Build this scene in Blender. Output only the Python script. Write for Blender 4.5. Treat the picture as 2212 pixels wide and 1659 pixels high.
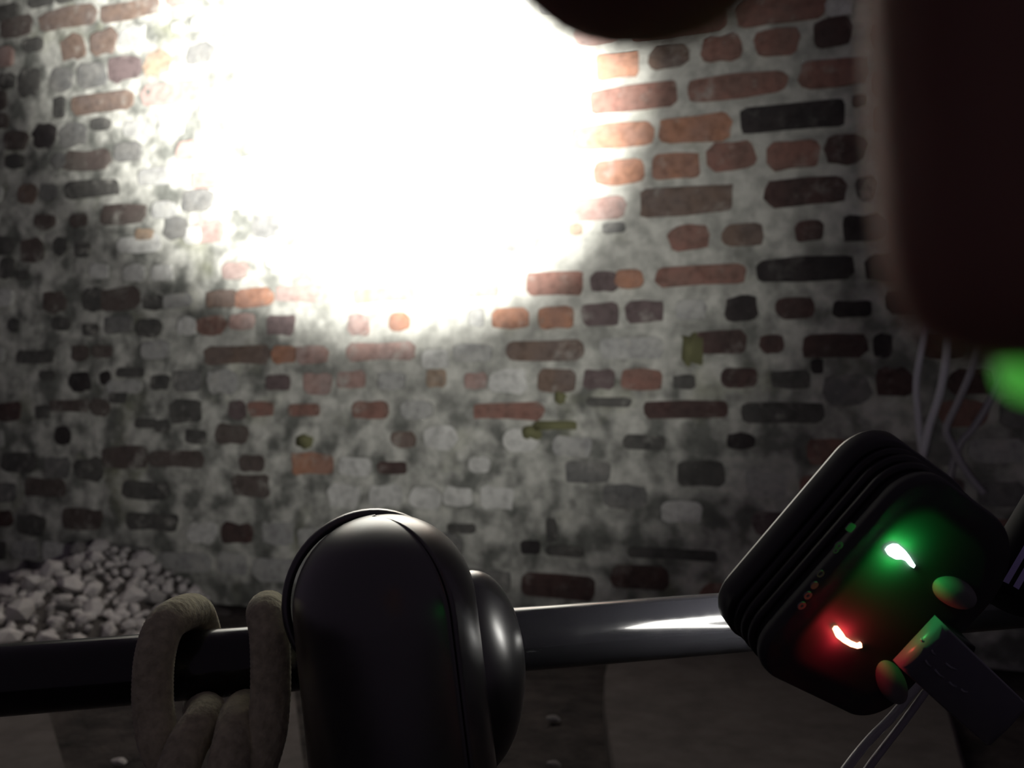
import bpy, math, random
from mathutils import Vector, Matrix, noise, Quaternion
random.seed(7)
S = bpy.context.scene
for o in list(bpy.data.objects): bpy.data.objects.remove(o)
C = S.collection

# ---------------------------------------------------------------- camera
W, H, F = 2212.0, 1659.0, 1900.0
CAMZ = 0.50
PITCH = math.atan((880 - H / 2) / F)
cd = bpy.data.cameras.new('camera'); cam = bpy.data.objects.new('camera', cd); C.objects.link(cam)
cd.sensor_width = 36.0; cd.lens = F / W * 36.0; cd.clip_start = 0.005
cam.location = (0, 0, CAMZ); cam.rotation_euler = (math.pi / 2 + PITCH, 0, 0)
cd.dof.use_dof = True; cd.dof.focus_distance = 0.41; cd.dof.aperture_fstop = 11.5
S.camera = cam
CO = Vector((0, 0, CAMZ))
FWD = Vector((0, math.cos(PITCH), math.sin(PITCH))); UP = Vector((0, -math.sin(PITCH), math.cos(PITCH))); RT = Vector((1, 0, 0))

def ray(x, y): return FWD + RT * ((x - W / 2) / F) - UP * ((y - H / 2) / F)
def P(x, y, d): return CO + ray(x, y) * d            # photo position at a distance d along the view axis
def on_floor(x, y, z=0.0):
    r = ray(x, y); t = (z - CAMZ) / r.z
    return CO + r * t

# ---------------------------------------------------------------- world and exposure
w = bpy.data.worlds.new('world'); S.world = w; w.use_nodes = True
bg = w.node_tree.nodes['Background']; bg.inputs[0].default_value = (0.93, 0.74, 1.0, 1); bg.inputs[1].default_value = 0.034
S.view_settings.view_transform = 'Standard'; S.view_settings.look = 'None'
S.view_settings.gamma = 1; S.view_settings.use_curve_mapping = False; S.view_settings.exposure = 0.0
BEAM_CORE, BEAM_MID, BEAM_WIDE = 1900.0, 52.0, 2.6   # watts of the bicycle lamp's beam, see bike_light below
LED_GREEN, LED_RED = 0.022, 0.013

# ---------------------------------------------------------------- helpers
def link(o, parent=None):
    C.objects.link(o)
    if parent: o.parent = parent
    return o
def mesh(name, verts, faces, mat=None, parent=None, smooth=True, mats=None, midx=None):
    me = bpy.data.meshes.new(name); me.from_pydata([tuple(v) for v in verts], [], faces)
    for m in (mats or ([mat] if mat else [])): me.materials.append(m)
    if midx: me.polygons.foreach_set('material_index', midx)
    me.polygons.foreach_set('use_smooth', [smooth] * len(me.polygons)); me.update()
    return link(bpy.data.objects.new(name, me), parent)
def empty(name, loc=(0, 0, 0)):
    o = bpy.data.objects.new(name, None); o.empty_display_size = 0.02; o.location = loc
    return link(o)
def tag(o, label, cat, group=None, kind=None):
    o['label'] = label; o['category'] = cat
    if group: o['group'] = group
    if kind: o['kind'] = kind
    return o
def loft(loops, cap0=True, cap1=True):
    n = len(loops[0]); v = [p for l in loops for p in l]; f = []
    for i in range(len(loops) - 1):
        for j in range(n):
            k = (j + 1) % n
            f.append((i*n + j, i*n + k, (i+1)*n + k, (i+1)*n + j))
    if cap0: f.append(tuple(reversed(range(n))))
    if cap1: f.append(tuple((len(loops)-1)*n + j for j in range(n)))
    return v, f
def catmull(pts, per=10):
    pts = [Vector(p) for p in pts]; out = []
    q = [pts[0] * 2 - pts[1]] + pts + [pts[-1] * 2 - pts[-2]]
    for i in range(1, len(q) - 2):
        a, b, c, d = q[i-1], q[i], q[i+1], q[i+2]
        for s in range(per):
            t = s / per
            out.append(0.5 * ((2*b) + (c - a)*t + (2*a - 5*b + 4*c - d)*t*t + (3*b - a - 3*c + d)*t*t*t))
    out.append(pts[-1]); return out
def tube(path, rad, n=16, rib=0.0, ribn=1):
    loops = []; t0 = None; nx = None
    for i, p in enumerate(path):
        a = path[max(i-1, 0)]; b = path[min(i+1, len(path)-1)]
        t = (b - a).normalized()
        if nx is None:
            nx = t.orthogonal().normalized()
        else:
            nx = (nx - t * nx.dot(t)).normalized()
        ny = t.cross(nx)
        r = rad(i / (len(path)-1)) if callable(rad) else rad
        if rib: r *= 1 + rib * (1 if i % 2 else -1)
        loops.append([p + (nx * math.cos(2*math.pi*j/n) + ny * math.sin(2*math.pi*j/n)) * r for j in range(n)])
    return loft(loops)

# ---------------------------------------------------------------- materials
def mat(name, col, rough=0.6, metal=0.0, spec=0.5, coat=0.0):
    m = bpy.data.materials.new(name); m.use_nodes = True; b = m.node_tree.nodes['Principled BSDF']
    b.inputs['Base Color'].default_value = (*col, 1); b.inputs['Roughness'].default_value = rough
    b.inputs['Metallic'].default_value = metal; b.inputs['Specular IOR Level'].default_value = spec
    b.inputs['Coat Weight'].default_value = coat
    return m
def N(m, t, **kw):
    n = m.node_tree.nodes.new(t)
    for k, v in kw.items(): setattr(n, k, v)
    return n
def noise_node(m, vec, scale, detail=4, rough=0.6):
    n = N(m, 'ShaderNodeTexNoise'); n.inputs['Scale'].default_value = scale
    n.inputs['Detail'].default_value = detail; n.inputs['Roughness'].default_value = rough
    m.node_tree.links.new(vec, n.inputs['Vector']); return n.outputs['Fac']
def ramp(m, fac, stops):
    r = N(m, 'ShaderNodeValToRGB'); e = r.color_ramp.elements
    while len(e) > len(stops): e.remove(e[-1])
    while len(e) < len(stops): e.new(0.5)
    for el, (p, c) in zip(e, stops): el.position = p; el.color = (*c, 1) if len(c) == 3 else c
    m.node_tree.links.new(fac, r.inputs[0]); return r.outputs[0]
def mix(m, fac, a, b, mode='MIX'):
    x = N(m, 'ShaderNodeMix', data_type='RGBA', blend_type=mode); L = m.node_tree.links
    for s, v in ((x.inputs[0], fac), (x.inputs[6], a), (x.inputs[7], b)):
        if isinstance(v, (int, float)): s.default_value = v
        elif isinstance(v, tuple): s.default_value = (*v, 1)
        else: L.new(v, s)
    return x.outputs[2]
def bump(m, fac, strength, dist):
    b = N(m, 'ShaderNodeBump'); b.inputs['Strength'].default_value = strength; b.inputs['Distance'].default_value = dist
    m.node_tree.links.new(fac, b.inputs['Height'])
    m.node_tree.links.new(b.outputs[0], m.node_tree.nodes['Principled BSDF'].inputs['Normal'])
def setc(m, out, sock='Base Color'): m.node_tree.links.new(out, m.node_tree.nodes['Principled BSDF'].inputs[sock])
def coords(m, kind='Object'): return N(m, 'ShaderNodeTexCoord').outputs[kind]
def emit(name, col, strength):
    m = mat(name, (0, 0, 0), 0.4); b = m.node_tree.nodes['Principled BSDF']
    b.inputs['Emission Color'].default_value = (*col, 1); b.inputs['Emission Strength'].default_value = strength
    return m

def brick_mat(name, col, col2, smear=0.5):
    col, col2 = [tuple(c * 0.77 + 0.23 * (0.3 * k[0] + 0.59 * k[1] + 0.11 * k[2]) * 1.05 for c in k) for k in (col, col2)]
    m = mat(name, col, 0.9, spec=0.2)
    inf = N(m, 'ShaderNodeObjectInfo'); add = N(m, 'ShaderNodeVectorMath', operation='ADD')
    sc = N(m, 'ShaderNodeVectorMath', operation='SCALE'); sc.inputs['Scale'].default_value = 0.21
    L = m.node_tree.links
    L.new(inf.outputs['Location'], sc.inputs[0]); L.new(coords(m), add.inputs[0]); L.new(inf.outputs['Location'], add.inputs[1])
    v = add.outputs[0]
    c = mix(m, ramp(m, noise_node(m, v, 14, 3), [(0.38, (0, 0, 0)), (0.62, (1, 1, 1))]), col, col2)
    c = mix(m, ramp(m, noise_node(m, v, 55, 4), [(0.3, (0.65,)*3), (0.7, (1.2,)*3)]), (0, 0, 0), c)
    c = mix(m, ramp(m, noise_node(m, v, 22, 5, 0.65), [(0.56, (0, 0, 0)), (0.74, (smear,)*3)]), c, (0.46, 0.45, 0.41))
    setc(m, c); bump(m, noise_node(m, v, 90, 4), 0.5, 0.004)
    return m
BM = {
 'R': brick_mat('brick_red', (0.30, 0.135, 0.10), (0.24, 0.13, 0.10)),
 'O': brick_mat('brick_orange', (0.46, 0.20, 0.105), (0.36, 0.18, 0.12)),
 'P': brick_mat('brick_pink', (0.42, 0.25, 0.21), (0.40, 0.28, 0.25), 0.8),
 'B': brick_mat('brick_brown', (0.20, 0.13, 0.095), (0.18, 0.13, 0.11)),
 'D': brick_mat('brick_dark_red', (0.105, 0.056, 0.050), (0.085, 0.055, 0.050), 0.35),
 'K': brick_mat('brick_charcoal', (0.040, 0.035, 0.036), (0.055, 0.045, 0.045), 0.15),
 'G': brick_mat('brick_grey', (0.17, 0.17, 0.165), (0.22, 0.215, 0.20), 0.6),
 'L': brick_mat('brick_pale_grey', (0.45, 0.45, 0.42), (0.36, 0.36, 0.35), 0.9),
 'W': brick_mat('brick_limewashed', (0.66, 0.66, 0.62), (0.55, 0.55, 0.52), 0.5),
 'V': brick_mat('brick_purple_brown', (0.165, 0.115, 0.115), (0.14, 0.10, 0.10), 0.5),
 'T': brick_mat('brick_tan', (0.42, 0.28, 0.17), (0.34, 0.25, 0.18)),
 'E': brick_mat('brick_flare_brown', (0.115, 0.085, 0.076), (0.14, 0.115, 0.10), 0.7),
 'S': brick_mat('brick_dark_grey', (0.085, 0.083, 0.078), (0.12, 0.115, 0.105), 0.7),  # dark grey for exposed brick and for dark spots in the mortar
}
M_moss = mat('moss', (0.17, 0.17, 0.09), 0.95, spec=0.1)

def mortar_material():
    m = mat('mortar', (0.5, 0.5, 0.46), 0.95, spec=0.1); v = coords(m)
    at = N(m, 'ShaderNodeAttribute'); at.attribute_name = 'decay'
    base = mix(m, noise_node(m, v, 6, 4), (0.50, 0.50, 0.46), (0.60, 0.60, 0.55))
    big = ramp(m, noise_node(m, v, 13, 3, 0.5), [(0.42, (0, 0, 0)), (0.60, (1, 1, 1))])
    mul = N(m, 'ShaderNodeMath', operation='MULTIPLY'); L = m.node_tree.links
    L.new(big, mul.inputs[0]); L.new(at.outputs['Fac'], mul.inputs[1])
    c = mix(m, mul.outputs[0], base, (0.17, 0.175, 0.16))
    fine = ramp(m, noise_node(m, v, 30, 3, 0.5), [(0.38, (0.62, 0.62, 0.62)), (0.60, (1.05,)*3)])
    c = mix(m, 0.75, c, fine, 'MULTIPLY')
    gr = ramp(m, noise_node(m, v, 5, 3), [(0.57, (0, 0, 0)), (0.72, (0.35,)*3)])
    c = mix(m, gr, c, (0.34, 0.35, 0.22))
    setc(m, c); bump(m, noise_node(m, v, 60, 5), 0.6, 0.006)
    return m
M_mortar = mortar_material()

# ---------------------------------------------------------------- wall
D0, KF = 2.0, 0.332
ang = math.atan(KF)
WN = Vector((-math.sin(ang), -math.cos(ang), 0)); WU = Vector((math.cos(ang), -math.sin(ang), 0))
WO = Vector((0, D0, 0))
def wall_uv(x, y):
    r = ray(x, y); t = (WO - CO).dot(WN) / r.dot(WN); p = CO + r * t
    return (p - WO).dot(WU), p.z
U0, U1, V1, ST = -1.95, 1.50, 2.0, 0.009
nu, nv = int((U1 - U0) / ST) + 1, int(V1 / ST) + 1
vs, dec = [], []
def sm(a, b, x):
    t = max(0, min(1, (x - a) / (b - a))); return t * t * (3 - 2 * t)
for j in range(nv):
    for i in range(nu):
        u, v = U0 + i * ST, j * ST
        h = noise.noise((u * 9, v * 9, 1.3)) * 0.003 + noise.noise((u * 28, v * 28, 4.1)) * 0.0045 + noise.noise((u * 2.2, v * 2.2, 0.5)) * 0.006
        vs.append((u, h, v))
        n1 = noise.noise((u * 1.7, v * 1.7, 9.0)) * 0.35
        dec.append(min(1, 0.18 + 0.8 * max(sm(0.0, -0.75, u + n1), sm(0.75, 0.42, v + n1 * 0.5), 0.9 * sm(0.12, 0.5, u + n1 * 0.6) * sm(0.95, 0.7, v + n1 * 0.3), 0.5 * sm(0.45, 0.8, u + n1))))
fs = [(j*nu + i, j*nu + i + 1, (j+1)*nu + i + 1, (j+1)*nu + i) for j in range(nv-1) for i in range(nu-1)]
# the wall's thickness: a back sheet joined along the rim
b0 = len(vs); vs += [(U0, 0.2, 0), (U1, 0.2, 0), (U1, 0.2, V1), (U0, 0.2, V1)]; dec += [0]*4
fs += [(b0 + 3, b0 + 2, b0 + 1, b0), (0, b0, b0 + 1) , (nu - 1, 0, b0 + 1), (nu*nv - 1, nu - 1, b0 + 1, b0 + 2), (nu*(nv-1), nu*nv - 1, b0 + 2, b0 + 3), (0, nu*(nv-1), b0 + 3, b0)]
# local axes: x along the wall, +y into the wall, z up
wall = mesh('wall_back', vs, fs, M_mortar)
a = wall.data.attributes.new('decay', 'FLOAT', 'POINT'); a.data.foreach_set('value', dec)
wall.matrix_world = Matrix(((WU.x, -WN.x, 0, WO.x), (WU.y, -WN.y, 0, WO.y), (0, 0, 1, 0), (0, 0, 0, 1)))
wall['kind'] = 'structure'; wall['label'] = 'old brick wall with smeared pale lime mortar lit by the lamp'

def relief(u, v): return noise.noise((u * 2.2, v * 2.2, 0.5)) * 0.006
def brick_geo(wd, ht, rnd, proud, rough=1.0):
    """irregular worn brick: wobbly outline of fourteen points, sides running back into the mortar"""
    a, b = wd / 2, ht / 2; c = min(a, b) * rnd; d = c * 0.3
    o = [(-a, -b + c), (-a + d, -b + d), (-a + c, -b), (0, -b), (a - c, -b), (a - d, -b + d), (a, -b + c), (a, b - c), (a - d, b - d), (a - c, b), (0, b), (-a + c, b), (-a + d, b - d), (-a, b - c)]
    o = [(x + random.uniform(-.06, .06) * ht * rough, z + random.uniform(-.06, .06) * ht * rough) for x, z in o]
    n = len(o); v = [(x, 0.025, z) for x, z in o] + [(x, -proud, z) for x, z in o]
    f = [(j, (j+1) % n, n + (j+1) % n, n + j) for j in range(n)] + [tuple(n + j for j in range(n))]
    return v, f

SC = 700.0 / 2212.0
def cr(ox, oy, lst, s=SC): return [(ox + a*s, oy + b*s, c*s, d*s, k) for a, b, c, d, k in lst]
BR = []
BR += cr(0, 0, [(120,185,200,130,'D'),(470,125,370,130,'B'),(890,75,385,110,'B'),(1230,8,140,60,'P'),(290,15,170,60,'S'),(460,0,110,40,'S'),
 (505,330,155,155,'B'),(720,290,165,145,'B'),(915,265,170,150,'L'),(640,515,185,150,'G'),(860,475,190,150,'V'),(1085,435,175,165,'T'),
 (710,705,390,115,'B'),(1170,640,400,130,'P'),(425,550,145,140,'G'),(210,560,130,170,'S'),(425,740,70,130,'S'),(1180,850,165,150,'L'),(120,965,145,115,'D'),
 (310,925,155,155,'K'),(500,920,180,150,'G'),(705,855,120,70,'S'),(20,830,80,85,'D'),(20,690,70,120,'D'),(600,1095,310,125,'D'),(410,1100,90,100,'G'),
 (880,1040,170,110,'G'),(640,1295,350,105,'S'),(190,1325,135,125,'B'),(335,1310,110,100,'G'),(110,1105,110,80,'S'),(1430,1230,210,95,'P'),
 (850,1465,310,115,'D'),(310,1515,125,90,'D'),(540,1505,110,80,'D'),(1000,1605,110,70,'T'),(1220,1560,150,140,'G'),(1430,1590,210,140,'P'),
 (1290,1030,130,110,'P'),(1080,1210,230,100,'L'),(940,880,160,100,'L'),(240,310,130,80,'S'),(1410,155,170,70,'L'),(1220,190,70,60,'L'),(60,560,100,90,'S'),
 (1130,1440,150,110,'L'),(60,90,140,90,'S')])
BR += cr(1150, 0, [(240,485,230,130,'T'),(580,450,285,165,'O'),(930,385,255,150,'B'),(1290,335,275,160,'R'),(1670,290,305,170,'R'),(2050,225,270,170,'D'),
 (440,225,290,120,'P'),(990,150,640,160,'R'),(1690,60,600,165,'R'),(2095,50,180,125,'W'),(690,670,575,150,'R'),(1390,590,665,150,'R'),
 (2060,500,470,180,'R'),(540,930,545,160,'O'),(1110,880,480,175,'O'),(1770,800,700,165,'K'),(590,1180,330,150,'O'),(980,1140,310,160,'O'),
 (1360,1070,320,170,'R'),(1780,1060,340,170,'R'),(2140,1020,290,185,'D'),(1050,1375,620,170,'B'),(1860,1310,540,180,'D'),(440,1430,380,150,'P'),
 (1070,1625,275,150,'R'),(1440,1610,280,140,'B'),(560,1560,150,65,'G'),(300,1570,85,65,'T'),(-230,480,280,130,'O'),(-250,690,560,140,'P'),(-150,940,560,140,'O'),(-100,1190,300,140,'P')])
BR += cr(1512, 0, [(1140,1290,140,160,'S'),(1120,1560,300,170,'K'),(750,1580,190,120,'D'),(1090,690,110,75,'D'),(1290,250,230,170,'D'),(1400,560,420,170,'D'),(1400,800,420,170,'R'),(1500,1050,330,170,'D'),(1550,1350,480,170,'R')])
BR += cr(1000, 500, [(70,390,340,110,'P'),(630,355,380,150,'R'),(970,345,190,125,'V'),(1140,325,180,115,'O'),(1620,300,600,130,'R'),(330,595,235,120,'O'),(640,590,225,135,'O'),
 (940,570,240,140,'V'),(1240,550,255,130,'V'),(1900,530,215,155,'K'),(1560,540,200,120,'L'),(100,590,95,105,'L'),(560,810,505,130,'B'),(1760,760,330,140,'D'),
 (2110,770,170,110,'D'),(640,1020,245,140,'B'),(930,1010,205,120,'V'),(1220,1010,265,130,'R'),(1510,1030,145,85,'S'),(1890,1000,245,125,'D'),
 (310,1225,470,110,'R'),(1000,1165,290,60,'S'),(1520,1215,555,110,'D'),(1240,1440,280,90,'S'),(1900,1430,190,100,'K'),(90,1020,145,100,'P'),(1150,800,420,130,'L'),(310,1020,250,150,'W')])
BR += cr(1512, 500, [(710,260,650,150,'K'),(1260,240,260,165,'K'),(650,520,260,130,'D'),(1040,530,260,100,'K'),(1400,480,250,150,'K'),(920,780,430,150,'D'),(1250,780,130,150,'K'),
 (800,920,85,90,'K'),(1330,1030,260,180,'D'),(620,1010,270,110,'S'),(560,1240,560,140,'S'),(1750,250,400,170,'D'),(1000,1080,330,190,'G'),(1650,780,300,150,'D'),(1850,1030,300,160,'D')])
BR += cr(0, 500, [(220,130,150,140,'D'),(410,100,75,120,'S'),(570,125,85,100,'S'),(380,485,145,130,'D'),(650,470,110,145,'S'),(830,460,260,140,'D'),(1060,490,130,90,'S'),(1220,475,190,80,'L'),
 (1520,465,190,110,'B'),(1740,455,240,110,'O'),(2060,425,330,95,'P'),(1450,640,195,115,'R'),(1660,620,155,100,'P'),(1920,640,175,125,'V'),(830,640,175,105,'G'),(1035,660,155,115,'S'),
 (430,630,105,80,'S'),(630,670,105,80,'S'),(110,640,65,80,'S'),(1620,845,420,120,'B'),(1940,840,150,110,'O'),(2130,840,210,110,'P'),(550,1025,135,125,'K'),(560,830,95,100,'D'),
 (710,820,130,80,'D'),(250,860,240,85,'S'),(730,1000,65,85,'K'),(910,965,170,60,'S'),(820,1130,100,80,'S'),(1110,1030,110,90,'S'),(1280,1230,200,145,'S'),
 (1790,1210,155,90,'R'),(2080,1220,195,80,'R'),(1630,1220,105,115,'V'),(480,1190,260,80,'D'),(690,1200,115,105,'D'),(1590,1380,205,120,'D'),(1350,1400,125,85,'S'),
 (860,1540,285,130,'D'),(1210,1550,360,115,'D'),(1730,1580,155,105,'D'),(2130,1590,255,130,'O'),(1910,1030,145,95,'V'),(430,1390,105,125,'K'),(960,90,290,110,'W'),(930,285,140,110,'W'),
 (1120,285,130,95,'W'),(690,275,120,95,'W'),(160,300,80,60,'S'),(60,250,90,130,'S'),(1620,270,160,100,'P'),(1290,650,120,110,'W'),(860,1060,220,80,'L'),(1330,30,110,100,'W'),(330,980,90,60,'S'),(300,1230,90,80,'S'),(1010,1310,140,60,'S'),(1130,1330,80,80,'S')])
BR += cr(500, 500, [(1050,430,430,100,'T'),(870,640,130,125,'P'),(1150,620,120,105,'O'),(1020,820,450,115,'P'),(590,1040,185,130,'P'),(820,1010,185,105,'P'),(1400,1000,135,115,'T'),
 (320,1030,140,90,'V'),(950,1220,225,110,'R'),(1270,1220,210,110,'L'),(1180,1420,150,105,'B'),(1430,1410,220,135,'W'),(1980,1430,225,135,'W'),(1110,1610,170,65,'D'),(1100,1020,170,110,'L'),
 (1400,870,180,110,'W'),(1650,830,250,110,'L')])
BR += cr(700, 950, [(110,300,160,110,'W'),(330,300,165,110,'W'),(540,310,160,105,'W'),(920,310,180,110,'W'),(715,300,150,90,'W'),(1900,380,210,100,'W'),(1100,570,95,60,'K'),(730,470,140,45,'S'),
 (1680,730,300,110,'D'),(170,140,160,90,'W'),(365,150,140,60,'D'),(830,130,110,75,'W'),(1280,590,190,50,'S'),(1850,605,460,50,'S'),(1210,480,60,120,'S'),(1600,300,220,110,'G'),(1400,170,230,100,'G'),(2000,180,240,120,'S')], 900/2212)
BR += cr(0, 950, [(1720,310,230,140,'D'),(1000,340,300,120,'S'),(560,540,260,130,'D'),(1040,560,330,110,'S'),(300,330,260,120,'D'),(130,160,230,120,'S')])

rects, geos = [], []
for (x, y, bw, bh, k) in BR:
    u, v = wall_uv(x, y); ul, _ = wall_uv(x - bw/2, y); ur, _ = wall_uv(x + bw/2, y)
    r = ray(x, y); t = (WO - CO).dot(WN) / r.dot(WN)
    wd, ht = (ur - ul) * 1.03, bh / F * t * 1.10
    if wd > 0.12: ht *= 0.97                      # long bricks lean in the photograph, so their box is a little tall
    if u < -0.35 and k == 'D': k = 'E'  # dark red greyed on the left: dim light and flare put into colour
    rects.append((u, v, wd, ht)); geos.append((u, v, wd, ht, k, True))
# courses between the measured bricks, mostly limewashed
CH = 0.0775; vbase = wall_uv(1098, 888)[1] % CH
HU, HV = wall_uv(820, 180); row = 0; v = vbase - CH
while v < V1 - 0.03:
    u = U0 + random.uniform(0, 0.1); hdr = row % 2
    while u < U1 - 0.05:
        wd = random.choice((0.085, 0.09, 0.095)) if (hdr or random.random() < 0.3) else random.uniform(0.16, 0.2)
        ht = random.uniform(0.045, 0.06); uc, vc = u + wd/2, v + random.uniform(-.006, .006)
        if v > 0.03 and not any(abs(uc - q[0]) < (wd + q[2])/2 + 0.006 and abs(vc - q[1]) < (ht + q[3])/2 + 0.004 for q in rects):
            inview = -1.5 < uc < 1.05
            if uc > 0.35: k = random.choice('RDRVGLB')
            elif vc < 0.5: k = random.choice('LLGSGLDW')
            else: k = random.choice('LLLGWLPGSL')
            if (uc - HU) ** 2 + (vc - HV) ** 2 < 0.2: k = random.choice('WWWPL')      # paler bricks around the beam centre, its glare put into their colour
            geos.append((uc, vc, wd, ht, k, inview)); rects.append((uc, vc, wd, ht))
        u += wd + random.uniform(0.014, 0.026)
    v += CH; row += 1
seen = [g for g in geos if g[5]]; seen.sort(key=lambda g: -g[2] * g[3])
rest = seen[300:] + [g for g in geos if not g[5]]; seen = seen[:300]
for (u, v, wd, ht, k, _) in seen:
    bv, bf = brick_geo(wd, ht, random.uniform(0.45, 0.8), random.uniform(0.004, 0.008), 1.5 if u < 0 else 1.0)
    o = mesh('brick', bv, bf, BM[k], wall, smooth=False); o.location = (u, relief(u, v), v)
keys = list(BM); rv, rf, ri = [], [], []
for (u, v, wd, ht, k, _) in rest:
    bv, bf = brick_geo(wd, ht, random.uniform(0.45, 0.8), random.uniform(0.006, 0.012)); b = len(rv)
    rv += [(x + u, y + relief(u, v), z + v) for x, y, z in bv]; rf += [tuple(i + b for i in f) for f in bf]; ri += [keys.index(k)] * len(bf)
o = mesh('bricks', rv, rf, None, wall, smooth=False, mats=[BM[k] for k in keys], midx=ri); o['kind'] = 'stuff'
for (x, y, bw, bh) in ((1495, 755, 36, 62), (1200, 920, 90, 17), (1150, 935, 40, 26), (1210, 860, 24, 24), (660, 955, 40, 30)):
    u, v = wall_uv(x, y); s = 2.0 / F
    bv, bf = brick_geo(bw * s, bh * s, 0.8, 0.011, 2.2)
    o = mesh('moss_patch', bv, bf, M_moss, wall); o.location = (u, 0, v)

# ---------------------------------------------------------------- floor
def floor_material():
    m = mat('damp_soil', (0.03, 0.027, 0.026), 0.9, spec=0.15); v = coords(m)
    c = ramp(m, noise_node(m, v, 14, 6), [(0.35, (0.020, 0.017, 0.017)), (0.65, (0.060, 0.050, 0.048))])
    setc(m, c); bump(m, noise_node(m, v, 60, 6), 0.8, 0.01); return m
fv, ff = [], []; nx_, ny_ = 90, 70
for j in range(ny_ + 1):
    for i in range(nx_ + 1):
        x, y = -2.3 + 4.4 * i / nx_, -0.6 + 3.5 * j / ny_
        fv.append((x, y, noise.noise((x * 5, y * 5, 0)) * 0.004 - 0.004))
for j in range(ny_):
    for i in range(nx_): ff.append((j*(nx_+1) + i, j*(nx_+1) + i + 1, (j+1)*(nx_+1) + i + 1, (j+1)*(nx_+1) + i))
b0 = len(fv); e = [(0, 0), (nx_, 0), (nx_, ny_), (0, ny_)]
fv += [(-2.3, -0.6, -0.1), (2.1, -0.6, -0.1), (2.1, 2.9, -0.1), (-2.3, 2.9, -0.1)]; ff.append((b0 + 3, b0 + 2, b0 + 1, b0))
fl = mesh('floor', fv, ff, floor_material()); fl['kind'] = 'structure'; fl['label'] = 'dark damp soil floor in front of the brick wall'

M_slab = mat('worn_slab', (0.16, 0.135, 0.13), 0.85, spec=0.2)
setc(M_slab, ramp(M_slab, noise_node(M_slab, coords(M_slab), 20, 5), [(0.3, (0.065, 0.055, 0.054)), (0.7, (0.11, 0.095, 0.092))]))
def slab(name, poly, label):
    pts = [on_floor(x, y) for x, y in poly]; c = sum(pts, Vector()) / len(pts); v = []
    for z, s in ((-0.012, 1), (0.024, 1), (0.03, 0.985)):
        v.append([Vector(((p.x - c.x) * s, (p.y - c.y) * s, z)) for p in pts])
    vv, f = loft(v); o = mesh(name, vv, f, M_slab, smooth=False); o.location = (c.x, c.y, 0)
    return tag(o, label, 'slab')
slab('paving_slab', [(1330, 1659+90), (1308, 1600), (1303, 1540), (1306, 1490), (1315, 1455), (1335, 1432), (1370, 1424), (1900, 1405), (2050, 1560), (2100, 1749)], 'large dull grey slab on the dark floor below the lamp')
slab('paving_slab', [(660, 1740), (560, 1740), (540, 1500), (632, 1495)], 'narrow dull grey slab glimpsed between beige cord and black housing')
slab('paving_slab', [(-420, 1560), (98, 1548), (112, 1600), (140, 1700), (150, 1760), (-520, 1760)], 'dull grey slab on the floor at the lower left corner')

# ---------------------------------------------------------------- gravel heap
M_stone = mat('white_stone', (0.66, 0.63, 0.62), 0.9, spec=0.2)
oi = N(M_stone, 'ShaderNodeObjectInfo')
st_c = (ramp(M_stone, noise_node(M_stone, coords(M_stone, 'Object'), 40, 4), [(0.3, (0.42, 0.39, 0.39)), (0.7, (0.75, 0.72, 0.71))]))
setc(M_stone, mix(M_stone, 1.0, st_c, ramp(M_stone, oi.outputs['Random'], [(0.0, (0.35,)*3), (0.45, (1.0,)*3)]), 'MULTIPLY'))
M_grit = mat('grey_grit', (0.10, 0.09, 0.088), 0.95, spec=0.1)
def stone_mesh(seed):
    rr = random.Random(seed); import bmesh
    bm = bmesh.new(); bmesh.ops.create_icosphere(bm, subdivisions=1, radius=1.0)
    off = Vector((rr.uniform(0, 50), rr.uniform(0, 50), rr.uniform(0, 50)))
    sx, sy, sz = rr.uniform(0.8, 1.25), rr.uniform(0.7, 1.0), rr.uniform(0.6, 0.85)
    for vt in bm.verts:
        s = 1 + 0.55 * noise.noise(vt.co * 1.3 + off); vt.co = Vector((vt.co.x * sx, vt.co.y * sy, vt.co.z * sz)) * s
    me = bpy.data.meshes.new('stone'); bm.to_mesh(me); bm.free(); me.materials.append(M_stone); return me
SM = [stone_mesh(i) for i in range(8)]
# heap surface: measured outline, leaning on the wall at its back
def wall_foot(x):                               # the wall point of photo column x at floor level
    u, _ = wall_uv(x, 900); return WO + WU * u
apex = wall_foot(265)
tip = on_floor(10, 1420)
def heap_h(p):
    """height of the heap over the floor at p"""
    ax = (tip - apex); ln = ax.length; d = ax / ln; sd = Vector((-d.y, d.x, 0))
    q = p - apex; s = q.dot(d); c = q.dot(sd)
    width = 0.30 if s < 0 else 0.30 - 0.02 * s / ln
    base = 0.135 * (1 - 0.55 * max(0, s) / ln)
    g = base * max(0, 1 - (abs(c) / width) ** 1.6) * (1 if s < ln else max(0, 1 - (s - ln) / 0.3))
    return g
hv, hf = [], []; n = 44
ax = (tip - apex); hd = ax.normalized(); hs = Vector((-hd.y, hd.x, 0))
for j in range(n + 1):
    for i in range(n + 1):
        p = apex + hd * (-0.05 + (ax.length + 0.35) * j / n) + hs * (-0.34 + 0.68 * i / n)
        # stay on the room side of the wall
        dd = (p - WO).dot(WN)
        if dd < 0.012: p = p + WN * (0.012 - dd)
        hv.append((p.x - apex.x, p.y - apex.y, heap_h(p) - 0.006 + noise.noise(p * 20) * 0.006))
for j in range(n):
    for i in range(n): hf.append((j*(n+1) + i, j*(n+1) + i + 1, (j+1)*(n+1) + i + 1, (j+1)*(n+1) + i))
o = mesh('gravel', hv, hf, M_grit); o.location = (apex.x, apex.y, 0)
tag(o, 'grey grit bed of the white gravel heap against the wall', 'gravel', kind='stuff')
cnt = 0; tries = 0; placed = []
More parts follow.
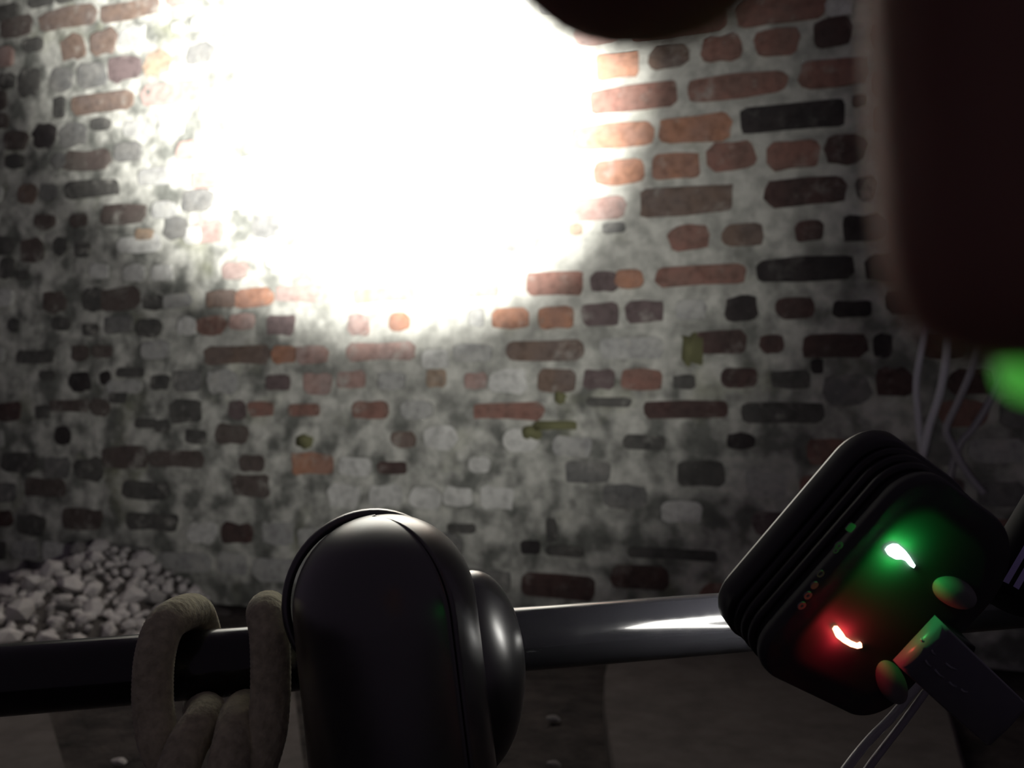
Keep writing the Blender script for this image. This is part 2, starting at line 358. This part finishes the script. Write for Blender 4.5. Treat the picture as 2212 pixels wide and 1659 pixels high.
while cnt < 285 and tries < 20000:
    tries += 1
    p = apex + hd * random.uniform(-0.03, ax.length + 0.08) + hs * random.uniform(-0.31, 0.31)
    rr = random.choice((0.010, 0.013, 0.016, 0.020, 0.026, 0.032))
    if (p - WO).dot(WN) < rr * 1.5 + 0.012: continue
    h = heap_h(p)
    if h < 0.006: continue
    if any((p.x - q[0])**2 + (p.y - q[1])**2 < (0.75 * (rr + q[2]))**2 for q in placed): continue
    placed.append((p.x, p.y, rr))
    o = link(bpy.data.objects.new('white_stone', SM[cnt % 8]))
    o.location = (p.x, p.y, h + rr * 0.45); o.scale = (rr,)*3
    o.rotation_euler = (random.uniform(-.5, .5), random.uniform(-.5, .5), random.uniform(0, 6.28))
    tag(o, 'rough white stone in the heap at the foot of the wall', 'stone', 'white stones of the gravel heap'); cnt += 1
for (x, y, r, lab) in ((1195, 1548, 0.013, 'pale stone chip on the dark floor right of the black housing'), (1196, 1645, 0.011, 'small pale stone chip at the bottom edge right of the black housing'), (256, 1640, 0.012, 'faint pale stone chip on the floor left of the beige cord')):
    p = on_floor(x, y, 0.008); o = link(bpy.data.objects.new('stone_chip', SM[3])); o.location = (p.x, p.y, 0.005); o.scale = (r, r * 0.7, r * 0.6)
    tag(o, lab, 'stone')

# ---------------------------------------------------------------- handlebar
M_bar = mat('black_gloss_paint', (0.010, 0.010, 0.012), 0.22, spec=0.5, coat=0.4)
v = coords(M_bar)
mp = N(M_bar, 'ShaderNodeMapping'); mp.inputs['Scale'].default_value = (30, 120, 120); M_bar.node_tree.links.new(v, mp.inputs['Vector'])
scr = ramp(M_bar, noise_node(M_bar, mp.outputs[0], 1.3, 6, 0.7), [(0.68, (0.010, 0.010, 0.012)), (0.80, (0.12, 0.125, 0.13))])
setc(M_bar, scr)
setc(M_bar, ramp(M_bar, noise_node(M_bar, v, 60, 5), [(0.35, (0.12,)*3), (0.7, (0.26,)*3)]), 'Roughness')
M_rub = mat('black_rubber', (0.014, 0.013, 0.015), 0.5, spec=0.2)
barL, barR = P(-260, 1490, 0.375), P(2330, 1285, 0.50)
bar_root = empty('handlebar', (0.0, barL.lerp(barR, 0.4).y, 0)); bl = bar_root.location
tag(bar_root, 'glossy scuffed black handlebar crossing the bottom of the picture', 'handlebar')
RB = 0.0153
bx = (barR - barL).normalized(); blen = (barR - barL).length
path = [barL.lerp(barR, i / 60) for i in range(61)]
bv, bf = tube(path, RB, 48)
bar = mesh('bar', [], [], M_bar, bar_root)
Mx = Matrix.Translation(barL) @ Vector((1, 0, 0)).rotation_difference(bx).to_matrix().to_4x4()
inv = Mx.inverted(); bar.data.from_pydata([tuple(inv @ q) for q in bv], [], bf); bar.data.polygons.foreach_set('use_smooth', [True]*len(bf))
bar.matrix_parent_inverse = Matrix.Identity(4); bar.matrix_local = Matrix.Translation(-bl) @ Mx
def rel(pts, o): return [Vector(p) - o for p in pts]
# steering column below the housing, down to the floor
cb = P(880, 1560, 0.395); 
cv, cf = tube([Vector((cb.x + 0.004, cb.y - 0.01, z)) for z in (0.0, 0.1, 0.2, 0.30, 0.36)], 0.017, 24)
mesh('steering_column', rel(cv, bl), cf, M_bar, bar_root)
def ring(c, axis, r, n=32):
    u_ = axis.orthogonal().normalized(); w_ = axis.cross(u_); return [c + (u_ * math.cos(2*math.pi*j/n) + w_ * math.sin(2*math.pi*j/n)) * r for j in range(n)]
M_stripe = mat('pale_blue_highlight', (0.55, 0.50, 0.95), 0.35)  # pale blue colour stands in for highlights along the tube

# ---------------------------------------------------------------- black housing on the bar
hc = empty('black_housing', (0, 0, 0)); 
tag(hc, 'bulbous glossy black housing with a seam, mounted on the handlebar', 'housing')
M_house = mat('black_moulded_plastic', (0.011, 0.011, 0.012), 0.3, spec=1.0, coat=0.8)
M_house.node_tree.nodes['Principled BSDF'].inputs['Coat Roughness'].default_value = 0.28; M_house.node_tree.nodes['Principled BSDF'].inputs['IOR'].default_value = 1.65
setc(M_house, ramp(M_house, noise_node(M_house, coords(M_house), 90, 4), [(0.3, (0.30,)*3), (0.7, (0.38,)*3)]), 'Roughness')
HD = 0.36
hc.location = P(840, 1560, HD); ho = hc.location.copy()
top = P(812, 1118, HD); bot = P(872, 1640, HD)
R_ = 196 * HD / F
axv = (top - bot).normalized(); dome_c = top - axv * R_ * 0.98
toward = (CO - dome_c); toward = (toward - axv * toward.dot(axv)).normalized(); side = axv.cross(toward)   # side points to the photo's left
if side.x > 0: side = -side
right = -side
def shell(ph0, ph1, nphi, r, rb=1.02, low=0.09, th=0.004):
    """part of the dome between two meridians; angle 0 faces the camera, positive to the right; closed with an inner skin"""
    vo, f = [], []; prof = []
    for i in range(15): t = math.pi/2 * (1 - i / 14.0) ; prof.append((math.cos(t), math.sin(t), None))
    hs_ = [k * low / 10 for k in range(1, 11)]
    grid = []
    for lay in (0.0, th):
        for i in range(15 + len(hs_)):
            for j in range(nphi + 1):
                ph = ph0 + (ph1 - ph0) * j / nphi
                d = toward * math.cos(ph) * 1.3 + right * math.sin(ph)
                if i < 15: t = max(0.02, i / 14.0) * math.pi/2; p = dome_c + axv * (r - lay) * math.cos(t) + d * (r - lay) * math.sin(t) ** 0.92
                else:
                    q = hs_[i - 15]; s = (1 + (rb - 1) * q / low); p = dome_c - axv * q + d * (r * s - lay)
                vo.append(p - ho)
    m_, rows = nphi + 1, 15 + len(hs_); base = m_ * rows
    for i in range(rows - 1):
        for j in range(nphi):
            a_ = i*m_ + j; f.append((a_, a_ + m_, a_ + m_ + 1, a_ + 1)); f.append((base + a_, base + a_ + 1, base + a_ + m_ + 1, base + a_ + m_))
        for j in (0, nphi):
            a_ = i*m_ + j; f.append((a_, base + a_, base + a_ + m_, a_ + m_))
    return vo, f
dg = math.radians
vv, f = shell(dg(-178), dg(38), 60, R_); mesh('shell', vv, f, M_house, hc)
vv, f = shell(dg(41), dg(180), 40, R_ * 0.99); mesh('shell', vv, f, M_house, hc)
vv, f = shell(dg(-180), dg(180), 60, R_ * 0.955); mesh('core', vv, f, M_rub, hc)
# raised flange behind the dome's left shoulder
fc = dome_c + side * 0.0055 - toward * 0.015 + axv * 0.0012
fl_loops = []
fx = (side * 0.93 + toward * 0.2 ).normalized()
for off, r in ((-0.004, .92), (-0.004, 1.0), (-0.002, 1.02), (0.002, 1.02), (0.004, 1.0), (0.004, .92)):
    fl_loops.append([fc - toward * off + (fx * math.cos(t) + axv * math.sin(t)) * R_ * 0.985 * r for t in [2*math.pi*k/64 for k in range(64)]])
vv, f = loft(fl_loops, False, False); f += [(5*64 + j, 5*64 + (j+1) % 64, (j+1) % 64, j) for j in range(64)]
mesh('flange', rel(vv, ho), f, M_house, hc)
# collar bulging to the right around the bar
cc = P(1022, 1452, 0.395); ca = (bx * 0.96 - FWD * 0.28).normalized(); cu = (UP - ca * UP.dot(ca)).normalized(); cw = ca.cross(cu)
cl = []
prof = [(-.03, .80), (-.018, .95)] + [(.0235 * math.sin(t), math.cos(t)) for t in [math.pi/2 * k / 14 for k in range(14)]]
for d, s_ in prof:
    cl.append([cc + ca * d + (cu * math.cos(t) * 0.0455 + cw * math.sin(t) * 0.030) * s_ for t in [2*math.pi*k/64 for k in range(64)]])
vv, f = loft(cl); mesh('collar', rel(vv, ho), f, M_house, hc)

# ---------------------------------------------------------------- beige cord
M_cord = mat('beige_braided_cord', (0.6, 0.55, 0.4), 0.95, spec=0.1)
wv = N(M_cord, 'ShaderNodeTexNoise'); wv.inputs['Scale'].default_value = 260; wv.inputs['Detail'].default_value = 3
M_cord.node_tree.links.new(coords(M_cord), wv.inputs['Vector'])
setc(M_cord, ramp(M_cord, wv.outputs['Fac'], [(0.3, (0.44, 0.42, 0.28)), (0.7, (0.70, 0.67, 0.46))])); bump(M_cord, wv.outputs['Fac'], 0.6, 0.002)
M_cord.node_tree.nodes['Principled BSDF'].inputs['Sheen Weight'].default_value = 0.3
def barp(x):                                   # bar axis point at photo column x
    lo, hi = 0.0, 1.0
    for _ in range(40):
        m_ = (lo + hi) / 2; q = barL.lerp(barR, m_) - CO; px = W/2 + F * q.x / q.dot(FWD)
        lo, hi = (m_, hi) if px < x else (lo, m_)
    return barL.lerp(barR, lo)
RC = 0.0082
def around(x, deg, r=RB + RC * 0.95):           # point around the bar: 0 = towards the camera, 90 = top, 180 = far side
    c = barp(x); f_ = -FWD; u_ = UP; a_ = math.radians(deg)
    return c + (f_ * math.cos(a_) + u_ * math.sin(a_)) * r
pd = barp(450).y
cpath = [P(365, 1790, .335), P(378, 1690, .34), P(405, 1610, .352), P(445, 1545, .37), around(412, 240, .026), around(408, 195, .026), around(403, 150), around(398, 118, .0245), P(378, 1333, .386), P(352, 1360, .374), P(336, 1410, .367), P(330, 1470, .364),
         P(332, 1540, .360), P(347, 1610, .355), P(388, 1690, .352), P(460, 1735, .350), P(535, 1690, .350), P(572, 1600, .355), P(583, 1520, .361), P(585, 1440, .364), P(582, 1370, .368), P(574, 1322, .380), around(566, 130), around(548, 190, .026), around(533, 240, .026),
         P(520, 1540, .372), P(505, 1600, .352), P(488, 1690, .34), P(476, 1790, .335)]
cpts = catmull(cpath, 14)
c0 = cpts[0].copy(); cv, cf = tube(cpts, RC, 20, 0.012)
co = mesh('elastic_cord', rel(cv, c0), cf, M_cord); co.location = c0
tag(co, 'thick beige woven cord looped twice over the handlebar', 'cord')

# ---------------------------------------------------------------- bicycle lamp
lamp = empty('bike_light'); tag(lamp, 'black square bicycle lamp with green and red glowing indicators', 'bike light')
LO = P(1940, 1311, 0.345)
aim = (lambda u, v_: WO + WU * u + Vector((0, 0, v_)))(*wall_uv(795, 150))
Fv = (aim - LO).normalized()
bdir = RT * 0.505 + UP * 0.864; bdir = (bdir - Fv * bdir.dot(Fv)).normalized(); adir = Fv.cross(bdir)     # a right-down, b up-right
if adir.x < 0: adir = -adir
nrm = -Fv
lamp.matrix_world = Matrix(((adir.x, bdir.x, nrm.x, LO.x), (adir.y, bdir.y, nrm.y, LO.y), (adir.z, bdir.z, nrm.z, LO.z), (0, 0, 0, 1)))
M_lamp = mat('matt_black_aluminium', (0.020, 0.019, 0.022), 0.38, spec=0.5)
M_back = mat('matt_black_back', (0.042, 0.042, 0.046), 0.6, spec=0.35)
def rrect(wd, ht, r, z, n=12, cx=0, cy=0, r0=None):
    o = []
    for (sx, sy, a0) in ((1, 1, 0), (-1, 1, 90), (-1, -1, 180), (1, -1, 270)):
        q = r0 if (r0 and a0 == 0) else r
        for k in range(n):
            t = math.radians(a0 + 90 * k / (n - 1)); o.append(Vector((cx + sx * (wd/2 - q) + q * math.cos(t), cy + sy * (ht/2 - q) + q * math.sin(t), z)))
    return o
LW, LH, LR, LR0 = 0.086, 0.104, 0.018, 0.036
def lpart(name, prof, m, parent=lamp, c0=True, c1=True):
    vv, f = loft([rrect(LW - 0.075 * (1 - s), LH - 0.075 * (1 - s), LR * s, z, 12, 0, 0, LR0 * s) for s, z in prof], c0, c1); return mesh(name, vv, f, m, parent)
lpart('bezel', [(0.86, -.030), (0.89, -.0365), (0.985, -.0365), (1.0, -.035), (1.0, -.027), (0.985, -.0255), (0.90, -.0255)], M_lamp)
for k in range(3):
    z = -.0225 + k * 0.0052
    lpart('cooling_fin', [(0.90, z - .0018), (0.965 - k*.008, z - .0015), (0.965 - k*.008, z + .0008), (0.90, z + .0012)], M_lamp)
lpart('housing', [(0.89, -.0262), (0.89, -.007), (0.945, -.0065), (0.955, -.0035), (0.945, -.001), (0.925, 0.0), (0.60, 0.0003)], M_back)
lens = lpart('lens', [(0.86, -.0335), (0.86, -.0325)], emit('lamp_lens_glow', (1.0, 0.98, 0.92), 25.0))
M_print = mat('grey_print', (0.13, 0.13, 0.15), 0.6)
def to_face(x, y, z=0.0):                       # lamp-face coordinates of a photo position
    r = ray(x, y); t = (LO + nrm * z - CO).dot(nrm) / r.dot(nrm); p = CO + r * t - LO
    return p.dot(adir), p.dot(bdir)
def disc(name, x, y, r, m, n=16, hole=0.0, sq=False):
    a_, b_ = to_face(x, y); z0, z1 = 0.0003, 0.0009
    ang_ = [2*math.pi*k/n for k in range(n)]
    pt = (lambda rr, z: rrect(rr*1.9, rr*1.9, rr*0.4, z, n // 4, a_, b_)) if sq else (lambda rr, z: [Vector((a_ + rr*math.cos(t), b_ + rr*math.sin(t), z)) for t in ang_])
    if hole:
        vv, f = loft([pt(r*hole, z0), pt(r, z0), pt(r, z1), pt(r*hole, z1)], False, False)
        k = len(pt(r, 0)); f += [(3*k + j, 3*k + (j+1) % k, (j+1) % k, j) for j in range(k)]
    else: vv, f = loft([pt(r, z0), pt(r, z1)])
    return mesh(name, vv, f, m, lamp, smooth=False)
disc('printed_icon', 1835, 1137, .0018, M_print, 16, 0, True)
disc('printed_icon', 1810, 1176, .0017, M_print, 16, 0.45)
disc('printed_icon', 1803, 1186, .0013, M_print, 16, 0.6)
disc('printed_icon', 1770, 1237, .0015, M_print, 16, 0.7)
disc('printed_icon', 1757, 1262, .0016, M_print)
disc('printed_icon', 1743, 1284, .0017, M_print, 16, 0.4)
disc('printed_icon', 1730, 1306, .0017, M_print, 16, 0.35)
def led(name, poly, col, strength, lx, ly, power, lab):
    pts = [to_face(x, y) for x, y in poly]; vv, f = loft([[Vector((a_, b_, z)) for a_, b_ in pts] for z in (0.0003, 0.0014)])
    o = mesh(name, vv, f, emit(name + '_glow', col, strength), lamp, smooth=False); o['label'] = lab
    ld = bpy.data.lights.new(name + '_light', 'POINT'); ld.energy = power; ld.shadow_soft_size = 0.002
    ld.color = (0.02, 1.0, 0.12) if 'green' in lab else (1.0, 0.03, 0.05)
    lo = link(bpy.data.objects.new(name + '_light', ld), lamp); a_, b_ = to_face(lx, ly); lo.location = (a_, b_, 0.0032)
    ln = link(bpy.data.objects.new(name + '_light', ld.copy()), lamp); ln.data.energy = power * 0.35; ln.data.shadow_soft_size = 0.001; ln.location = (a_, b_, 0.0020)
led('indicator_led', [(1911,1186),(1916,1179),(1927,1174),(1938,1175),(1949,1184),(1958,1195),(1965,1206),(1972,1217),(1969,1222),(1962,1218),(1953,1207),(1944,1203),(1930,1203),(1917,1196)], (0.55, 1.0, 0.7), 14, 1938, 1192, LED_GREEN, 'glowing green indicator')
led('indicator_led', [(1797,1357),(1801,1351),(1808,1351),(1816,1361),(1824,1374),(1838,1383),(1850,1388),(1857,1385),(1858,1394),(1848,1396),(1833,1392),(1817,1383),(1804,1373)], (1.0, 0.32, 0.18), 8, 1815, 1372, LED_RED, 'glowing red indicator')
# raised pads of the mount on the right side of the back
M_mount = mat('dark_mount_plastic', (0.19, 0.19, 0.195), 0.7)
for (x, y, dx, dy, la, lb) in ((2060, 1278, 0.86, 0.51, .0135, .0060), (1924, 1472, 0.45, 0.89, .0150, .0058)):
    c_ = to_face(x, y); e_ = to_face(x + dx * 50, y + dy * 50); ua = Vector((e_[0] - c_[0], e_[1] - c_[1], 0)).normalized(); ub = Vector((-ua.y, ua.x, 0)); cen = Vector((*c_, -.001))
    lo_ = []
    for k in range(8):
        q = math.pi/2 * k / 8; r_ = math.cos(q) ** 0.7
        lo_.append([cen + (ua * la * math.cos(t) + ub * lb * math.sin(t)) * r_ + Vector((0, 0, .0062 * math.sin(q))) for t in [2*math.pi*i/28 for i in range(28)]])
    vv, f = loft(lo_); mesh('mount_pad', vv, f, M_mount, lamp)
# mounting strap leaving to the right
M_strap = mat('grey_rubber_strap', (0.16, 0.16, 0.20), 0.35, spec=0.5)
def strap_z(t): return 0.0135 - 0.012 * t * t
s1, s2 = to_face(2025, 1337, .012), to_face(1948, 1443, .012)
sb0, sb1 = s2[1], s1[1]; sa = (s1[0] + s2[0]) / 2
lo_ = []
for k in range(16):
    t = k / 15; a_ = sa + 0.100 * t; z = strap_z(t)
    w0, w1 = sb0 - 0.017 * t, sb1 - 0.015 * t; th = 0.005
    lo_.append([Vector((a_, w0, z - th)), Vector((a_, w0, z - .001)), Vector((a_, w0 + .001, z)), Vector((a_, (w0 + w1)/2, z + .0006)), Vector((a_, w1 - .001, z)), Vector((a_, w1, z - .001)), Vector((a_, w1, z - th))])
vv, f = loft(lo_); strap = mesh('strap', vv, f, M_strap, lamp)
# foot joining strap and lamp
vv, f = loft([rrect(.018, abs(sb1 - sb0) * .8, .003, z, 6, sa + .024, (sb0 + sb1) / 2) for z in (-.004, .009)]); mesh('strap_foot', vv, f, M_lamp, lamp)
M_mark = mat('pale_embossing', (0.30, 0.31, 0.36), 0.25)
for (pa, pb) in (((1988, 1378), (1993, 1383)), ((2010, 1402), (2018, 1412)), ((1997, 1424), (2008, 1437)), ((2018, 1445), (2038, 1464)), ((2042, 1432), (2066, 1447)), ((2052, 1475), (2068, 1486)), ((2080, 1493), (2095, 1501))):
    q = []
    for x, y in (pa, ((pa[0]+pb[0])/2 - 1, (pa[1]+pb[1])/2 + 2), pb):
        a_, b_ = to_face(x, y, .0135); t = max(0, min(1, (a_ - sa) / 0.100)); z = strap_z(t)
        q.append(Vector((a_, b_, z + 0.0006)))
    vv, f = tube(q, 0.0005, 6); mesh('embossed_mark', vv, f, M_mark, strap)
# clamp from the lamp's underside to the bar
cb_ = barp(1850); q0 = LO + nrm * -.012 - bdir * 0.02; 
mi = lamp.matrix_world.inverted()
vv, f = tube([q0, q0.lerp(cb_, 0.5), cb_], 0.011, 16); mesh('clamp', [mi @ p for p in vv], f, M_mount, lamp)
# the beam
def beam(name, power, size, rad, target=None):
    ld = bpy.data.lights.new(name, 'SPOT'); ld.energy = power; ld.spot_size = math.radians(size); ld.spot_blend = 1.0; ld.shadow_soft_size = rad
    ld.color = (1.0, 0.985, 0.93); lo = link(bpy.data.objects.new(name, ld), lamp); lo.location = (0, 0, -.0395)
    if target:                                  # lower lobe of the reflector
        u, v_ = wall_uv(*target); d_ = WO + WU * u + Vector((0, 0, v_)) - LO; lo.rotation_euler = Vector((d_.dot(adir), d_.dot(bdir), d_.dot(nrm))).to_track_quat('-Z', 'Y').to_euler()
    return lo
beam('beam_core', BEAM_CORE, 42, 0.004); beam('beam_mid', BEAM_MID, 78, 0.004, (760, 400)); beam('beam_wide', BEAM_WIDE, 165, 0.004)

# ---------------------------------------------------------------- striped tube at the right edge
def ab(a_, b_, d): return P(a_ * 0.864 + b_ * 0.505, a_ * 0.505 - b_ * 0.864, d)
t0, t1 = ab(2522, -30, 0.388), ab(2522, 330, 0.405); tr = 68 * 0.39 / F
st = empty('striped_tube', t0); tag(st, 'dark tube with two pale blue highlight stripes at the right edge beside the lamp', 'tube')
ta = (t1 - t0).normalized(); tl = (t1 - t0).length
vv, f = loft([ring(t0 + ta * d - t0, ta, tr * s_) for d, s_ in ((0, .8), (.001, .95), (.003, 1), (tl - .003, 1), (tl, .9))]); mesh('barrel', vv, f, mat('matt_black_sleeve', (0.012, 0.012, 0.014), 0.75, spec=0.15), st)
tf = (CO - t0); tf = (tf - ta * tf.dot(ta)).normalized(); ts = ta.cross(tf)
if ts.x < 0: ts = -ts
bk = barp(2200); vv, f = tube([t0 + ta * .012 - t0, (t0 + ta * .012).lerp(bk, .5) - t0, bk - t0], .006, 14); mesh('bracket', vv, f, M_rub, st)
for off in (-0.16, 0.14):
    lo_ = []
    for d in (.004, .03, tl - .004):
        c_ = t0 + ta * d; lo_.append([c_ + (tf * math.cos(q) + ts * math.sin(q)) * tr * k_ - t0 for q, k_ in ((off - .085, .98), (off - .085, 1.015), (off + .085, 1.015), (off + .085, .98))])
    vv, f = loft(lo_); mesh('stripe', vv, f, M_stripe, st, smooth=False)['label'] = 'pale blue highlight stripe'

# ---------------------------------------------------------------- cables
M_cable = mat('grey_cable_jacket', (0.55, 0.55, 0.60), 0.5)
def cable(name, pts, r, m, label, group=None, per=12):
    q = catmull(pts, per); v0 = q[0].copy(); vv, f = tube(q, r, 12); o = mesh(name, rel(vv, v0), f, m); o.location = v0
    return tag(o, label, 'cable', group)
def onwall(x, y, out):
    u, v_ = wall_uv(x, y); return WO + WU * u + Vector((0, 0, v_)) + WN * out
cable('hanging_cable', [onwall(2075, 520, .03), onwall(2035, 600, .03), onwall(2006, 680, .03), onwall(1986, 760, .03), onwall(1975, 830, .03), onwall(1979, 900, .03), onwall(1990, 990, .03), onwall(2020, 1060, .03), onwall(2090, 1110, .03)], .0065, M_cable, 'grey cable hanging on the wall, leftmost strand behind the fingertip')
cable('hanging_cable', [onwall(2050, 520, .05), onwall(2041, 620, .05), onwall(2040, 700, .05), onwall(2036, 770, .05), onwall(2022, 850, .05), onwall(2000, 920, .05), onwall(1985, 985, .05)], .0075, M_cable, 'grey cable hanging on the wall, second strand from the left')
M_cable2 = mat('dark_cable_jacket', (0.30, 0.29, 0.32), 0.5)
cable('hanging_cable', [onwall(2110, 700, .07), onwall(2085, 800, .07), onwall(2056, 870, .07), onwall(2032, 925, .07), onwall(2045, 960, .07), onwall(2070, 1010, .07), onwall(2110, 1060, .07)], .0065, M_cable2, 'dim grey cable bending above the lamp')
cable('hanging_cable', [onwall(2190, 700, .05), onwall(2155, 800, .05), onwall(2130, 860, .05), onwall(2095, 920, .05), onwall(2060, 965, .05), onwall(2040, 1040, .05)], .0065, M_cable2, 'dim grey cable nearest the green glow')
M_steel = mat('brushed_cable_housing', (0.40, 0.40, 0.41), 0.35)
cable('brake_cable', [P(1990, 1470, .43), P(1930, 1545, .42), P(1880, 1596, .41), P(1832, 1655, .40), P(1760, 1760, .39)], .0021, M_steel, 'pale brake cable below the lamp, left of the two')
cable('brake_cable', [P(2010, 1480, .43), P(1950, 1562, .42), P(1905, 1620, .41), P(1872, 1665, .40), P(1800, 1780, .39)], .0018, M_cable2, 'dim brake cable below the lamp, right of the two')

# ---------------------------------------------------------------- hand close to the lens
M_skin = mat('skin', (0.30, 0.17, 0.135), 0.7, spec=0.08)
bs = M_skin.node_tree.nodes['Principled BSDF']; bs.inputs['Subsurface Weight'].default_value = 0.6
bs.inputs['Subsurface Radius'].default_value = (0.008, 0.003, 0.002); bs.inputs['Subsurface Scale'].default_value = 1.0
hb = P(1385, -60, 0.062) * 1.0
def hp(x, y, d): return P(x, y, d)
sk = []; ed = []; rad = []
def node(p, r, prev=None):
    sk.append(p); rad.append(r); i = len(sk) - 1
    if prev is not None: ed.append((prev, i))
    return i
zt = CAMZ
wrist = node(Vector((0.070, 0.020, zt + 0.215)), 0.026)
palm = node(Vector((0.052, 0.035, zt + 0.165)), 0.026, wrist)
arm = node(Vector((0.105, -0.02, zt + 0.33)), 0.032, wrist)
def finger(k0, tipc, r0, r1, bend, kr=0.0115, side_=0.0):
    kn = node(k0, kr, palm)
    a1 = k0.lerp(tipc, 0.42) + Vector((side_, bend, 0)); a2 = k0.lerp(tipc, 0.74) + Vector((side_, bend * 0.8, 0))
    i = node(a1, r0, kn); i = node(a2, (r0 + r1)/2, i); i = node(tipc, r1, i)
tip_i = P(1335, 62, 0.060); tip_m = P(2285, 830, 0.058)
finger(Vector((0.020, 0.052, zt + 0.112)), tip_i, 0.0118, 0.0112, 0.006)
finger(Vector((0.044, 0.054, zt + 0.112)), tip_m, 0.0130, 0.0112, 0.004, 0.0115, -0.0018)
finger(Vector((0.066, 0.052, zt + 0.108)), Vector((0.070, 0.055, zt + 0.020)), 0.0092, 0.0086, 0.010)
finger(Vector((0.085, 0.046, zt + 0.102)), Vector((0.094, 0.052, zt + 0.036)), 0.0082, 0.0074, 0.010, 0.010)
th0 = node(Vector((0.020, 0.030, zt + 0.150)), 0.016, palm); t1 = node(Vector((-0.012, 0.036, zt + 0.122)), 0.0115, th0); node(Vector((-0.030, 0.046, zt + 0.098)), 0.0095, t1)
hroot = Vector((0.052, 0.035, zt + 0.165))
me = bpy.data.meshes.new('hand'); me.from_pydata([tuple(p - hroot) for p in sk], ed, []); hand = link(bpy.data.objects.new('hand', me)); hand.location = hroot
md = hand.modifiers.new('skin', 'SKIN'); md.use_smooth_shade = True
for i, r in enumerate(rad):
    me.skin_vertices[0].data[i].radius = (r, r); me.skin_vertices[0].data[i].use_root = (i == 1)
sb_ = hand.modifiers.new('sub', 'SUBSURF'); sb_.levels = 2; sb_.render_levels = 2
me.materials.append(M_skin)
tag(hand, 'blurred hand close to the camera, fingertips hanging in at the top right', 'hand')

# ---------------------------------------------------------------- small green glow at the right edge
gp = P(2240, 802, 0.060)
gl_root = empty('green_glow_spot', gp); tag(gl_root, 'small blurred green glow at the right edge below the fingertip', 'green glow')  # glow of unclear source; its bead, holder and wire are added
lo_ = []
for d, r in ((-.0024, .0005), (-.0021, .0013), (-.0010, .0020), (.0004, .0022), (.0014, .0022)):
    lo_.append([p - gp for p in ring(gp + RT * d, RT, r, 20)])
vv, f = loft(lo_); mesh('glow_bead', vv, f, emit('green_spot_glow', (0.05, 0.27, 0.035), 1.0), gl_root)
vv, f = loft([[p - gp for p in ring(gp + RT * d, RT, r, 20)] for d, r in ((.0012, .0022), (.0012, .0026), (.006, .0026), (.007, .0016))]); mesh('bead_holder', vv, f, M_rub, gl_root)
q = catmull([gp + RT * .0065, gp + FWD * .004 + RT * .012, gp + FWD * .012 + RT * .03, gp + FWD * .03 + RT * .07 - UP * 0.02, gp + FWD * .16 + RT * .15 - UP * .06, barp(2300) + RT * .01 + UP * RB], 10); vv, f = tube([p - gp for p in q], .0011, 8); mesh('bead_wire', vv, f, M_rub, gl_root)
